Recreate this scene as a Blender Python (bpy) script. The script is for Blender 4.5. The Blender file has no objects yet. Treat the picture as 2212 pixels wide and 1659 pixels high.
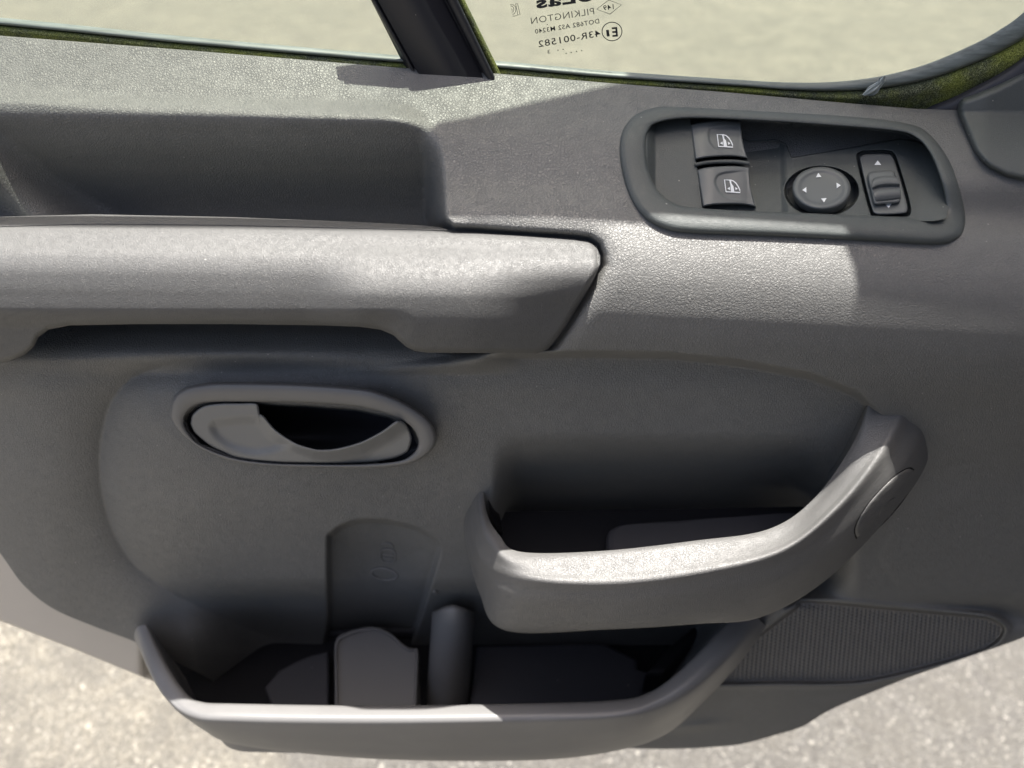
import bpy, math, random
import numpy as np
from mathutils import Vector

random.seed(4); rng = np.random.default_rng(7)
S = bpy.context.scene
C = S.collection

# ------------------------------------------------------------------ camera, sky, sun, exposure
CAMZ = 1.50                       # eye height above the ground
D0 = 0.45                         # eye to the plane of the window glass
TILT = math.radians(38)
cam_d = bpy.data.cameras.new('camera'); cam = bpy.data.objects.new('camera', cam_d); C.objects.link(cam)
cam.location = (0, -D0, CAMZ); cam.rotation_euler = (math.radians(90) - TILT, 0, 0)
cam_d.sensor_width = 36; cam_d.lens = 26; cam_d.clip_start = .01; cam_d.clip_end = 400
cam_d.dof.use_dof = True; cam_d.dof.focus_distance = 0.43; cam_d.dof.aperture_fstop = 5.6
S.camera = cam
SUN_TO = Vector((0.10, 0.13, 1.0)).normalized()     # direction towards the sun, nearly overhead
w = bpy.data.worlds.new('World'); S.world = w; w.use_nodes = True
nt = w.node_tree; bg = nt.nodes['Background']
sky = nt.nodes.new('ShaderNodeTexSky'); sky.sky_type = 'NISHITA'; sky.sun_disc = False; sky.dust_density = 6; sky.ozone_density = .4; sky.air_density = .9
sky.sun_elevation = math.asin(SUN_TO.z); sky.sun_rotation = math.atan2(SUN_TO.x, SUN_TO.y)
nt.links.new(sky.outputs[0], bg.inputs[0]); bg.inputs[1].default_value = 0.075
sl = bpy.data.lights.new('sun', 'SUN'); sl.energy = 4.2; sl.angle = math.radians(.5); sl.color = (1, .965, .905)
so = bpy.data.objects.new('sun', sl); C.objects.link(so)
so.rotation_euler = SUN_TO.to_track_quat('Z', 'Y').to_euler()
S.view_settings.view_transform = 'Standard'; S.view_settings.look = 'None'
S.view_settings.exposure = 1.60; S.view_settings.gamma = 1

# ------------------------------------------------------------------ measuring helpers
F = 2212 / 2 / (18 / 26)
ct, st = math.cos(TILT), math.sin(TILT)
def A(v): return np.asarray(v, dtype=float)
def Pt(x, y, p):
    """point of the door seen at (x, y) of the survey picture, standing p metres inboard of the glass"""
    x, y, p = np.broadcast_arrays(A(x), A(y), A(p))
    xc = (x - 1106) / F; yc = (829.5 - y) / F
    t = (D0 - p) / (ct + yc * st)
    return np.stack([xc * t, -p, CAMZ + t * (yc * ct - st)], -1)
def Pz(x, y, z):
    """same, lying z metres below eye level (flat trays)"""
    x, y, z = np.broadcast_arrays(A(x), A(y), A(z))
    xc = (x - 1106) / F; yc = (829.5 - y) / F
    t = -z / (st - yc * ct)
    return np.stack([xc * t, -D0 + t * (ct + yc * st), CAMZ + t * (yc * ct - st)], -1)
def cub(xs, ys, x):
    xs, ys = A(xs), A(ys); x = np.clip(A(x), xs[0], xs[-1])
    h = np.diff(xs); d = np.diff(ys) / h
    m = np.zeros(len(xs)); m[0], m[-1] = d[0], d[-1]
    for i in range(1, len(xs) - 1):
        if d[i-1] * d[i] > 0:
            w1 = 2*h[i] + h[i-1]; w2 = h[i] + 2*h[i-1]
            m[i] = (w1 + w2) / (w1 / d[i-1] + w2 / d[i])
    i = np.clip(np.searchsorted(xs, x, side='right') - 1, 0, len(xs) - 2)
    t = (x - xs[i]) / h[i]
    return ((2*t**3 - 3*t**2 + 1) * ys[i] + (t**3 - 2*t**2 + t) * h[i] * m[i]
            + (-2*t**3 + 3*t**2) * ys[i+1] + (t**3 - t**2) * h[i] * m[i+1])
def ss(a, b, x):
    t = np.clip((x - a) / (b - a), 0, 1); return t * t * (3 - 2 * t)
def spline(P, n=8, closed=False):
    P = A(P); N = len(P); out = []
    rngi = range(N) if closed else range(N - 1)
    for i in rngi:
        if closed: a, b, c, d = P[(i-1) % N], P[i], P[(i+1) % N], P[(i+2) % N]
        else: a, b, c, d = P[max(i-1, 0)], P[i], P[i+1], P[min(i+2, N-1)]
        for k in range(n):
            t = k / n
            out.append(.5 * (2*b + (c - a)*t + (2*a - 5*b + 4*c - d)*t*t + (3*b - a - 3*c + d)*t**3))
    if not closed: out.append(P[-1])
    return A(out)
def sdf(poly, x, y):
    """signed distance in survey units, positive inside"""
    poly = A(poly); x = A(x); y = A(y); sh = x.shape; x = x.ravel(); y = y.ravel()
    best = np.full(x.shape, 1e9); ins = np.zeros(x.shape, bool)
    for i in range(len(poly)):
        a = poly[i]; b = poly[(i+1) % len(poly)]; ab = b - a; L = ab @ ab + 1e-12
        t = np.clip(((x - a[0]) * ab[0] + (y - a[1]) * ab[1]) / L, 0, 1)
        best = np.minimum(best, (x - a[0] - t*ab[0])**2 + (y - a[1] - t*ab[1])**2)
        c = (a[1] > y) != (b[1] > y)
        if abs(ab[1]) > 1e-9: ins ^= c & (x < a[0] + (y - a[1]) * ab[0] / ab[1])
    d = np.sqrt(best); return np.where(ins, d, -d).reshape(sh)

# ------------------------------------------------------------------ materials
def nodes(name):
    m = bpy.data.materials.new(name); m.use_nodes = True
    return m, m.node_tree, m.node_tree.nodes['Principled BSDF']
def bump_chain(t, b, items):
    """items: list of (height socket, strength, distance)"""
    prev = None
    for sock, strg, dist in items:
        n = t.nodes.new('ShaderNodeBump'); n.inputs['Strength'].default_value = strg; n.inputs['Distance'].default_value = dist
        t.links.new(sock, n.inputs['Height'])
        if prev: t.links.new(prev.outputs[0], n.inputs['Normal'])
        prev = n
    t.links.new(prev.outputs[0], b.inputs['Normal'])
def noise(t, sc, det=4, rough=.5, vec=None):
    n = t.nodes.new('ShaderNodeTexNoise'); n.inputs['Scale'].default_value = sc
    n.inputs['Detail'].default_value = det; n.inputs['Roughness'].default_value = rough
    if vec: t.links.new(vec, n.inputs['Vector'])
    return n
def ramp(t, sock, stops):
    r = t.nodes.new('ShaderNodeValToRGB'); e = r.color_ramp.elements
    while len(e) < len(stops): e.new(.5)
    for k, (pos, col) in zip(e, stops): k.position = pos; k.color = tuple(col) + (1,) if len(col) == 3 else col
    t.links.new(sock, r.inputs[0]); return r
def mixc(t, fac, a, b):
    n = t.nodes.new('ShaderNodeMix'); n.data_type = 'RGBA'
    if hasattr(fac, 'links') or hasattr(fac, 'is_linked'): t.links.new(fac, n.inputs[0])
    else: n.inputs[0].default_value = fac
    for s, v in ((6, a), (7, b)):
        if isinstance(v, (tuple, list)): n.inputs[s].default_value = tuple(v) + (1,)
        else: t.links.new(v, n.inputs[s])
    return n.outputs[2]
def mth_(t, op, a, b_):
    q = t.nodes.new('ShaderNodeMath'); q.operation = op; t.links.new(a, q.inputs[0]); q.inputs[1].default_value = b_; return q.outputs[0]
def plastic(name, col, rough=.5, grain=0, gs=420, gd=.0002, fine=1600, fd=.00006, dust=.5, spec=.5, warp=.004):
    m, t, b = nodes(name)
    tc = t.nodes.new('ShaderNodeTexCoord'); v = tc.outputs['Object']
    items = []
    n1 = noise(t, fine, 3, .6, v); items.append((n1.outputs[0], .8, fd))
    col_s = tuple(col)
    big = noise(t, 9, 3, .5, v)
    c = mixc(t, ramp(t, big.outputs[0], [(.3, (0, 0, 0)), (.7, (1, 1, 1))]).outputs[0],
             tuple(k * .95 for k in col), tuple(min(1, k * 1.05) for k in col))
    if grain:
        w1 = noise(t, gs * .9, 2, .5, v)
        vm = t.nodes.new('ShaderNodeVectorMath'); vm.operation = 'SUBTRACT'
        t.links.new(w1.outputs['Color'], vm.inputs[0]); vm.inputs[1].default_value = (.5, .5, .5)
        vs = t.nodes.new('ShaderNodeVectorMath'); vs.operation = 'SCALE'; vs.inputs['Scale'].default_value = 1.3 / gs
        t.links.new(vm.outputs[0], vs.inputs[0])
        va = t.nodes.new('ShaderNodeVectorMath'); va.operation = 'ADD'
        t.links.new(v, va.inputs[0]); t.links.new(vs.outputs[0], va.inputs[1])
        vo = t.nodes.new('ShaderNodeTexVoronoi'); vo.feature = 'DISTANCE_TO_EDGE'; vo.inputs['Scale'].default_value = gs
        t.links.new(va.outputs[0], vo.inputs['Vector'])
        r = ramp(t, vo.outputs['Distance'], [(0, (0, 0, 0)), (.16, (.75, .75, .75)), (.4, (1, 1, 1))])
        wid = noise(t, gs * .25, 2, .5, v)
        mu = t.nodes.new('ShaderNodeMath'); mu.operation = 'MULTIPLY'
        t.links.new(r.outputs[0], mu.inputs[0])
        mr = t.nodes.new('ShaderNodeMapRange'); mr.inputs[1].default_value = .3; mr.inputs[2].default_value = .7
        mr.inputs[3].default_value = .55; mr.inputs[4].default_value = 1.15
        t.links.new(wid.outputs[0], mr.inputs[0]); t.links.new(mr.outputs[0], mu.inputs[1])
        items.append((mu.outputs[0], grain, gd))
        # the grain's furrows take a darker tone
        c = mixc(t, r.outputs[0], tuple(k * .84 for k in col), c)
    # handling marks and a film of road dust, in soft clouds
    sm = noise(t, 17, 7, .68, v)
    c = mixc(t, mth_(t, 'MULTIPLY', ramp(t, sm.outputs[0], [(.50, (0, 0, 0)), (.72, (1, 1, 1))]).outputs[0], .20), c, tuple(k * 1.45 + .004 for k in col))
    if dust:
        vd = t.nodes.new('ShaderNodeTexVoronoi'); vd.inputs['Scale'].default_value = 190
        t.links.new(v, vd.inputs['Vector'])
        rnd = t.nodes.new('ShaderNodeSeparateColor'); t.links.new(vd.outputs['Color'], rnd.inputs[0])
        siz = t.nodes.new('ShaderNodeMath'); siz.operation = 'MULTIPLY_ADD'      # radius differs from fleck to fleck
        t.links.new(rnd.outputs[1], siz.inputs[0]); siz.inputs[1].default_value = .09; siz.inputs[2].default_value = .015
        l1 = t.nodes.new('ShaderNodeMath'); l1.operation = 'LESS_THAN'; t.links.new(vd.outputs['Distance'], l1.inputs[0]); t.links.new(siz.outputs[0], l1.inputs[1])
        l2 = t.nodes.new('ShaderNodeMath'); l2.operation = 'GREATER_THAN'; t.links.new(rnd.outputs[0], l2.inputs[0]); l2.inputs[1].default_value = 1 - .16 * dust
        mm = t.nodes.new('ShaderNodeMath'); mm.operation = 'MULTIPLY'; t.links.new(l1.outputs[0], mm.inputs[0]); t.links.new(l2.outputs[0], mm.inputs[1])
        m2 = t.nodes.new('ShaderNodeMath'); m2.operation = 'MULTIPLY'; t.links.new(mm.outputs[0], m2.inputs[0]); m2.inputs[1].default_value = .6
        c = mixc(t, m2.outputs[0], c, (.55, .53, .48))
    t.links.new(c, b.inputs['Base Color'])
    rr = noise(t, 30, 4, .6, v)
    mr2 = t.nodes.new('ShaderNodeMapRange'); mr2.inputs[3].default_value = rough - .035; mr2.inputs[4].default_value = rough + .035
    t.links.new(rr.outputs[0], mr2.inputs[0]); t.links.new(mr2.outputs[0], b.inputs['Roughness'])
    b.inputs['Specular IOR Level'].default_value = spec
    bump_chain(t, b, items)
    return m

PAN = (.185, .184, .178)
M = {}
M['leather'] = plastic('grained charcoal plastic', PAN, .42, grain=.9, gs=620, gd=.00024, dust=1.5, spec=.5)
M['arm'] = plastic('finely grained grey plastic', (.124, .124, .122), .47, grain=.9, gs=1100, gd=.00016, fine=1500, fd=.00010, dust=.15, spec=.6)
M['bezel'] = plastic('matt black bezel plastic', (.088, .098, .096), .46, grain=.6, gs=1300, gd=.00013, fine=1300, fd=.00015, dust=2.0, spec=.6)
M['pocket'] = plastic('grained grey pocket plastic', (.155, .153, .149), .44, grain=.8, gs=850, gd=.00020, dust=.25, spec=.7)
M['smooth'] = plastic('smooth grey plastic', (.185, .182, .180), .42, fine=900, fd=.00003, dust=.1)
M['button'] = plastic('satin grey button plastic', (.14, .148, .148), .40, fine=900, fd=.00002, dust=.4)
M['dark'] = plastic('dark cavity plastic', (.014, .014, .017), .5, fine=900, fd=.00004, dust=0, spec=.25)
M['black'] = plastic('black gap', (.008, .008, .009), .6, dust=0, spec=.12)
M['mat'] = plastic('dark liner', (.05, .05, .058), .5, fine=900, fd=.00004, dust=.3)
M['divider'] = plastic('satin black frame', (.018, .018, .023), .45, fine=900, fd=.00002, dust=1.2)
M['frame'] = plastic('dark frame plastic', (.036, .036, .043), .5, fine=900, fd=.00002, dust=.9)
M['lever'] = plastic('satin grey lever', (.22, .22, .217), .36, fine=700, fd=.00003, dust=.1)
M['grille'] = plastic('grille plastic', (.16, .156, .153), .45, fine=1200, fd=.00004, dust=.1)

def simple(name, col, rough=.5, spec=.5, metal=0):
    m, t, b = nodes(name); b.inputs['Base Color'].default_value = tuple(col) + (1,)
    b.inputs['Roughness'].default_value = rough; b.inputs['Specular IOR Level'].default_value = spec
    b.inputs['Metallic'].default_value = metal
    return m
M['white'] = simple('white print', (.92, .94, .95), .5)
M['ink'] = simple('dark glass print', (.02, .022, .024), .6)
m, t, b = nodes('painted door metal'); M['paint'] = m
n = noise(t, 3, 2); c = mixc(t, n.outputs[0], (.56, .51, .455), (.60, .55, .49)); t.links.new(c, b.inputs['Base Color'])
b.inputs['Roughness'].default_value = .38; b.inputs['Coat Weight'].default_value = .3
# rubber lip with streaks along it
m, t, b = nodes('weathered rubber lip'); M['rubber'] = m
tc = t.nodes.new('ShaderNodeTexCoord'); mp = t.nodes.new('ShaderNodeMapping'); mp.inputs['Scale'].default_value = (20, 500, 500)
t.links.new(tc.outputs['Object'], mp.inputs[0]); n = noise(t, 1.0, 5, .6, mp.outputs[0])
c = ramp(t, n.outputs[0], [(.3, (.13, .15, .14)), (.7, (.25, .28, .27))]); t.links.new(c.outputs[0], b.inputs['Base Color'])
b.inputs['Roughness'].default_value = .42; n2 = noise(t, 1500, 3, .6, tc.outputs['Object']); bump_chain(t, b, [(n2.outputs[0], .6, .00006)])
# flock, green with algae in patches
m, t, b = nodes('mossy flock'); M['flock'] = m
tc = t.nodes.new('ShaderNodeTexCoord'); v = tc.outputs['Object']
n = noise(t, 1400, 4, .8, v); n2 = noise(t, 45, 4, .7, v)
c1 = ramp(t, n.outputs[0], [(.40, (.02, .024, .014)), (.56, (.17, .19, .11)), (.68, (.6, .62, .42))])
c2 = ramp(t, n.outputs[0], [(.36, (.04, .05, .01)), (.54, (.26, .30, .06)), (.68, (.62, .64, .22))])
c = mixc(t, ramp(t, n2.outputs[0], [(.38, (0, 0, 0)), (.62, (1, 1, 1))]).outputs[0], c1.outputs[0], c2.outputs[0])
t.links.new(c, b.inputs['Base Color']); b.inputs['Roughness'].default_value = .95; bump_chain(t, b, [(n.outputs[0], 1, .0007)])
# tinted safety glass
m = bpy.data.materials.new('green tinted glass'); m.use_nodes = True; t = m.node_tree; M['glass'] = m
for nn in list(t.nodes):
    if nn.type == 'BSDF_PRINCIPLED': t.nodes.remove(nn)
tr = t.nodes.new('ShaderNodeBsdfTransparent'); tr.inputs[0].default_value = (.90, .93, .87, 1)
gl = t.nodes.new('ShaderNodeBsdfGlossy'); gl.inputs['Roughness'].default_value = .02
mx = t.nodes.new('ShaderNodeMixShader'); ge = t.nodes.new('ShaderNodeNewGeometry'); dt = t.nodes.new('ShaderNodeVectorMath'); dt.operation = 'DOT_PRODUCT'
t.links.new(ge.outputs['Incoming'], dt.inputs[0]); t.links.new(ge.outputs['Normal'], dt.inputs[1])
def gm(op, a, b_=None, c_=None):
    q = t.nodes.new('ShaderNodeMath'); q.operation = op
    for i, s_ in enumerate((a, b_, c_)):
        if s_ is None: continue
        if isinstance(s_, (int, float)): q.inputs[i].default_value = s_
        else: t.links.new(s_, q.inputs[i])
    return q.outputs[0]
sch = gm('MULTIPLY_ADD', gm('POWER', gm('SUBTRACT', 1.0, gm('ABSOLUTE', dt.outputs['Value'])), 5.0), .48, .02)   # Schlick reflectance
t.links.new(sch, mx.inputs[0]); t.links.new(tr.outputs[0], mx.inputs[1]); t.links.new(gl.outputs[0], mx.inputs[2])
# film of dust and wipe marks on the pane
dfd = t.nodes.new('ShaderNodeBsdfDiffuse'); dfd.inputs[0].default_value = (.7, .7, .62, 1)
tcg = t.nodes.new('ShaderNodeTexCoord'); mpg = t.nodes.new('ShaderNodeMapping'); mpg.inputs['Scale'].default_value = (9, 9, 26); mpg.inputs['Rotation'].default_value = (0, .5, 0)
t.links.new(tcg.outputs['Object'], mpg.inputs[0]); ng = noise(t, 1.0, 8, .72, mpg.outputs[0])
rg = ramp(t, ng.outputs[0], [(.40, (.004, .004, .004)), (.72, (.085, .085, .085))])
mx2 = t.nodes.new('ShaderNodeMixShader'); t.links.new(rg.outputs[0], mx2.inputs[0]); t.links.new(mx.outputs[0], mx2.inputs[1]); t.links.new(dfd.outputs[0], mx2.inputs[2])
t.links.new(mx2.outputs[0], t.nodes['Material Output'].inputs[0])
# ground: pale sandy asphalt, soft shade by the door painted in as a greyer strip
m, t, b = nodes('pale aggregate asphalt'); M['ground'] = m
tc = t.nodes.new('ShaderNodeTexCoord'); v = tc.outputs['Object']
vo = t.nodes.new('ShaderNodeTexVoronoi'); vo.inputs['Scale'].default_value = 190; t.links.new(v, vo.inputs['Vector'])
sc = t.nodes.new('ShaderNodeSeparateColor'); t.links.new(vo.outputs['Color'], sc.inputs[0])
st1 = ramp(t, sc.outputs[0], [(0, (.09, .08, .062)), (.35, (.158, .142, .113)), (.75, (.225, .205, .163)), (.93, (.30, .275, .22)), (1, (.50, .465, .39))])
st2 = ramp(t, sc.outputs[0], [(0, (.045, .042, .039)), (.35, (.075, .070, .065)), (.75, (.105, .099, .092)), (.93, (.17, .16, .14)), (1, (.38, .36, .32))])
n = noise(t, 5, 5, .6, v)
sx = t.nodes.new('ShaderNodeSeparateXYZ'); t.links.new(v, sx.inputs[0])
def mth(op, a, bb=None, cc=None):
    q = t.nodes.new('ShaderNodeMath'); q.operation = op
    for i, s_ in enumerate((a, bb, cc)):
        if s_ is None: continue
        if isinstance(s_, (int, float)): q.inputs[i].default_value = s_
        else: t.links.new(s_, q.inputs[i])
    return q.outputs[0]
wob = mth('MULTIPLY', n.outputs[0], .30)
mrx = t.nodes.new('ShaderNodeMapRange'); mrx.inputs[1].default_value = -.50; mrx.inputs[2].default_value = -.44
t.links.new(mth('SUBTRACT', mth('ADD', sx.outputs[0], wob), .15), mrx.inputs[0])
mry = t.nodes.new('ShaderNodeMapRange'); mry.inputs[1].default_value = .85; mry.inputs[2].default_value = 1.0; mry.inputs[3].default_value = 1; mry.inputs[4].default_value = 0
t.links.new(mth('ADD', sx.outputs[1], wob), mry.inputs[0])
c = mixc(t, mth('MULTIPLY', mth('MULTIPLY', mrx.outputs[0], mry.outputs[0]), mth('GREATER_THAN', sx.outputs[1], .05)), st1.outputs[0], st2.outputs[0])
n3 = noise(t, 4.5, 8, .72, v)
n5 = noise(t, 24, 3, .6, v)
c = mixc(t, mth('MULTIPLY', ramp(t, n5.outputs[0], [(.38, (0, 0, 0)), (.60, (1, 1, 1))]).outputs[0], .5), c, (.085, .08, .07))
n4 = noise(t, 1.6, 6, .75, v)
c = mixc(t, mth('MULTIPLY', ramp(t, n4.outputs[0], [(.38, (0, 0, 0)), (.62, (1, 1, 1))]).outputs[0], .42), c, (.10, .095, .082))
c = mixc(t, mth('MULTIPLY', ramp(t, n3.outputs[0], [(.40, (0, 0, 0)), (.60, (1, 1, 1))]).outputs[0], .50), c, (.085, .078, .066))
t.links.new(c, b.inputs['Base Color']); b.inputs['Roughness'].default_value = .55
bump_chain(t, b, [(vo.outputs['Distance'], .8, .004), (noise(t, 600, 3, .6, v).outputs[0], .5, .001)])

# ------------------------------------------------------------------ mesh helpers
def link(name, me, mat, parent=None, smooth=True):
    o = bpy.data.objects.new(name, me); C.objects.link(o)
    if isinstance(mat, str): mat = M[mat]
    me.materials.append(mat)
    if smooth: me.shade_smooth()
    if parent: o.parent = parent
    return o
def mesh_np(name, V, Q):
    me = bpy.data.meshes.new(name); V = np.ascontiguousarray(V, dtype=np.float32); Q = np.ascontiguousarray(Q, dtype=np.int32)
    me.vertices.add(len(V)); me.vertices.foreach_set('co', V.ravel())
    k = Q.shape[1]
    me.loops.add(Q.size); me.loops.foreach_set('vertex_index', Q.ravel())
    me.polygons.add(len(Q)); me.polygons.foreach_set('loop_start', np.arange(0, Q.size, k, dtype=np.int32))
    me.polygons.foreach_set('loop_total', np.full(len(Q), k, dtype=np.int32))
    me.update(calc_edges=True); me.validate(); return me
def grid(name, G, mat, parent, closed=False):
    """G[row, col, 3]; rows run down the picture, columns to the right"""
    G = A(G); ny, nx = G.shape[:2]; idx = np.arange(ny * nx).reshape(ny, nx)
    if closed: idx = np.concatenate([idx, idx[:, :1]], 1)
    a, b_, c_, d_ = idx[:-1, :-1], idx[1:, :-1], idx[1:, 1:], idx[:-1, 1:]
    Q = np.stack([a, b_, c_, d_], -1).reshape(-1, 4)
    return link(name, mesh_np(name, G.reshape(-1, 3), Q), mat, parent)
def xyp(G): return Pt(G[..., 0], G[..., 1], G[..., 2])
def loft(rails, na=10, nc=6, closed=False):
    """rails of equal station count -> survey grid [rows across rails, cols along]"""
    R = A([spline(r, na, closed) for r in rails])           # rails, cols, 3
    out = []
    for i in range(len(R) - 1):
        a, b_, c_, d_ = R[max(i-1, 0)], R[i], R[i+1], R[min(i+2, len(R)-1)]
        for k in range(nc):
            t_ = k / nc
            out.append(.5 * (2*b_ + (c_ - a)*t_ + (2*a - 5*b_ + 4*c_ - d_)*t_*t_ + (3*b_ - a - 3*c_ + d_)*t_**3))
    out.append(R[-1]); return A(out)
def columns(top, bot, pf, dx=2.0, rows=40, back=.02, roll=0, rolld=.003):
    """sheet between two curves given as x-monotone points, with rounded-over border and returned edges"""
    top, bot = A(top), A(bot); x0 = max(top[0, 0], bot[0, 0]); x1 = min(top[-1, 0], bot[-1, 0])
    x = np.arange(x0, x1 + dx * .5, dx); x = np.clip(x, x0, x1)
    yt = np.interp(x, top[:, 0], top[:, 1]); yb = np.interp(x, bot[:, 0], bot[:, 1]); yb = np.maximum(yb, yt + .01)
    tt = np.linspace(0, 1, rows); tt = .5 - .5 * np.cos(np.pi * tt) if roll else tt
    X = np.repeat(x[None], rows, 0); Y = yt[None] + (yb - yt)[None] * tt[:, None]
    P = pf(X, Y)
    if roll:
        poly = np.concatenate([np.stack([x, yt], -1), np.stack([x, yb], -1)[::-1]])
        step = max(1, len(poly) // 260)
        d = np.abs(sdf(poly[::step], X, Y)); q = np.clip(1 - d / roll, 0, 1)
        P = P - rolld * (1 - np.sqrt(np.clip(1 - q * q, 0, 1)))
    G = np.stack([X, Y, P], -1)
    t0 = G[:1].copy(); t0[..., 2] -= back; b0 = G[-1:].copy(); b0[..., 2] -= back
    G = np.concatenate([t0, G, b0]); l0 = G[:, :1].copy(); l0[..., 2] -= back; r0 = G[:, -1:].copy(); r0[..., 2] -= back
    return np.concatenate([l0, G, r0], 1)
def disc(outline, pf, rings=14, back=.01, roll=0, rolld=.002, cen=None, n=6):
    """closed outline filled towards its centre, border rounded over and returned backwards"""
    O = spline(outline, n, True); c = A(cen) if cen is not None else O.mean(0)
    s = np.concatenate([[0.001], np.linspace(0, 1, rings)[1:] ** .8])
    X = c[0] + s[:, None] * (O[:, 0] - c[0])[None]; Y = c[1] + s[:, None] * (O[:, 1] - c[1])[None]
    P = pf(X, Y)
    if roll:
        d = np.abs(sdf(O, X, Y)); q = np.clip(1 - d / roll, 0, 1); P = P - rolld * (1 - np.sqrt(np.clip(1 - q*q, 0, 1)))
    G = np.stack([X, Y, P], -1); e = G[-1:].copy(); e[..., 2] -= back
    return np.concatenate([G, e])
def tri_mesh(name, polys, mapf, mat, parent):
    """flat print: polygons in survey units laid on a surface"""
    V = []; Fc = []
    for pl in polys:
        k = len(V); V += [tuple(q) for q in mapf(A(pl)[:, 0], A(pl)[:, 1])]; Fc.append(tuple(range(k, k + len(pl))))
    me = bpy.data.meshes.new(name); me.from_pydata(V, [], Fc); me.update()
    return link(name, me, mat, parent, smooth=False)
def stroke(pts, wd, closed=False):
    pts = A(pts); out = []
    n_ = len(pts); rng_ = range(n_ if closed else n_ - 1)
    T = []
    for i in range(n_):
        a = pts[(i-1) % n_] if (closed or i > 0) else pts[i]; b_ = pts[(i+1) % n_] if (closed or i < n_-1) else pts[i]
        d = b_ - a; d = d / (np.hypot(*d) + 1e-9); T.append(A([-d[1], d[0]]) * wd / 2)
    for i in rng_:
        j = (i+1) % n_; out.append([pts[i] - T[i], pts[j] - T[j], pts[j] + T[j], pts[i] + T[i]])
    return out
def circ(cx, cy, rx, ry, n=28, rot=0):
    a = np.linspace(0, 2*np.pi, n, endpoint=False); x = rx*np.cos(a); y = ry*np.sin(a)
    return np.stack([cx + x*math.cos(rot) - y*math.sin(rot), cy + x*math.sin(rot) + y*math.cos(rot)], -1)
def empty(name, loc=(0, 0, 0)):
    o = bpy.data.objects.new(name, None); C.objects.link(o); o.location = loc; return o
def box(name, lo, hi, mat, parent=None):
    x0, y0, z0 = lo; x1, y1, z1 = hi
    V = [(x0,y0,z0),(x1,y0,z0),(x1,y1,z0),(x0,y1,z0),(x0,y0,z1),(x1,y0,z1),(x1,y1,z1),(x0,y1,z1)]
    Fc = [(0,3,2,1),(4,5,6,7),(0,1,5,4),(1,2,6,5),(2,3,7,6),(3,0,4,7)]
    me = bpy.data.meshes.new(name); me.from_pydata(V, [], Fc); me.update()
    o = link(name, me, mat, parent, smooth=False)
    return o

# ------------------------------------------------------------------ ground
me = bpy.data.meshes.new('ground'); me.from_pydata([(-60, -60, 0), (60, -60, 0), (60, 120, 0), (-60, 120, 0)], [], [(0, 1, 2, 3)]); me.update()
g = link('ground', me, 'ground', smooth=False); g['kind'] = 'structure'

# ------------------------------------------------------------------ the door
door = empty('van_door', (0, 0, 0))
door['label'] = 'open van door with charcoal plastic trim, armrest, window switches and two storage bins'
door['category'] = 'van door'

yt_pts = [(-260, 45), (0, 77), (400, 108), (860, 146), (1075, 159), (1300, 178), (1590, 201), (1800, 220), (1980, 235), (2080, 238), (2200, 240), (2470, 245)]
yb_pts = [(-260, 850), (-100, 1080), (0, 1195), (50, 1263), (110, 1312), (200, 1352), (295, 1388), (420, 1450), (600, 1540), (900, 1590), (1250, 1612),
          (1437, 1618), (1577, 1611), (1682, 1586), (1728, 1572), (1787, 1537), (1892, 1492), (1962, 1464), (2103, 1415), (2212, 1376), (2330, 1310), (2470, 1200)]
ytf = lambda x: np.interp(x, *A(yt_pts).T)
ybf = lambda x: cub(*A(yb_pts).T, x)
# outlines used by several pieces
arm_top = [(-260, 478), (-100, 472), (0, 468), (200, 463), (500, 469), (780, 480), (900, 486), (950, 491), (975, 498), (1100, 507), (1240, 516), (1272, 521), (1288, 532), (1296, 552), (1297, 570)]
arm_bot = [(-260, 800), (-100, 795), (0, 784), (30, 778), (58, 764), (74, 748), (84, 728), (105, 712), (150, 703), (300, 700), (500, 700), (700, 703), (780, 706), (822, 712), (850, 724), (872, 745), (890, 757), (920, 762),
           (1160, 763), (1180, 758), (1195, 742), (1225, 700), (1260, 642), (1278, 612), (1291, 585), (1297, 571)]
arm_poly = A(arm_top + arm_bot[::-1])
rec_poly = spline([(-500, 212), (300, 214), (700, 226), (850, 232), (915, 262), (940, 320), (948, 400), (952, 470), (975, 530), (975, 800), (-500, 800)], 6, True)
U_poly = A([(-900, -200), (-900, 766), (1150, 766), (1300, 765), (1450, 768), (1600, 784), (1750, 812), (1850, 850), (1900, 900), (1960, 1000), (1950, 1100), (1900, 1200), (1960, 1300), (2100, 1400), (2700, 1400), (2700, -200)])
V_poly = spline([(560, 770), (400, 782), (300, 810), (245, 860), (222, 930), (215, 1000), (224, 1080), (250, 1160), (300, 1230), (390, 1290), (480, 1332), (620, 1390), (1000, 1500), (1500, 1200), (1300, 800)], 5, True)
cup_poly = spline([(709, 1450), (709, 1330), (707, 1174), (719, 1149), (748, 1131), (787, 1123), (839, 1125), (891, 1137), (927, 1153), (948, 1174), (950, 1195), (932, 1257), (904, 1348), (880, 1410), (860, 1450)], 4, True)
spk_poly = spline([(1749, 1301), (1940, 1318), (2090, 1331), (2138, 1338), (2162, 1351), (2166, 1364), (2148, 1388), (2103, 1409), (1997, 1440), (1892, 1465), (1822, 1473), (1680, 1473), (1531, 1472), (1560, 1435), (1640, 1375), (1720, 1315)], 4, True)
bez_out = [(1338, 338), (1343, 285), (1368, 251), (1409, 233), (1459, 230.5), (1625, 239), (1833, 251), (1957, 266), (2007, 289), (2053, 351), (2082, 442), (2084, 492), (2065, 519), (2020, 529), (1874, 521), (1667, 511), (1501, 505), (1438, 496), (1388, 467), (1355, 413)]

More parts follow.
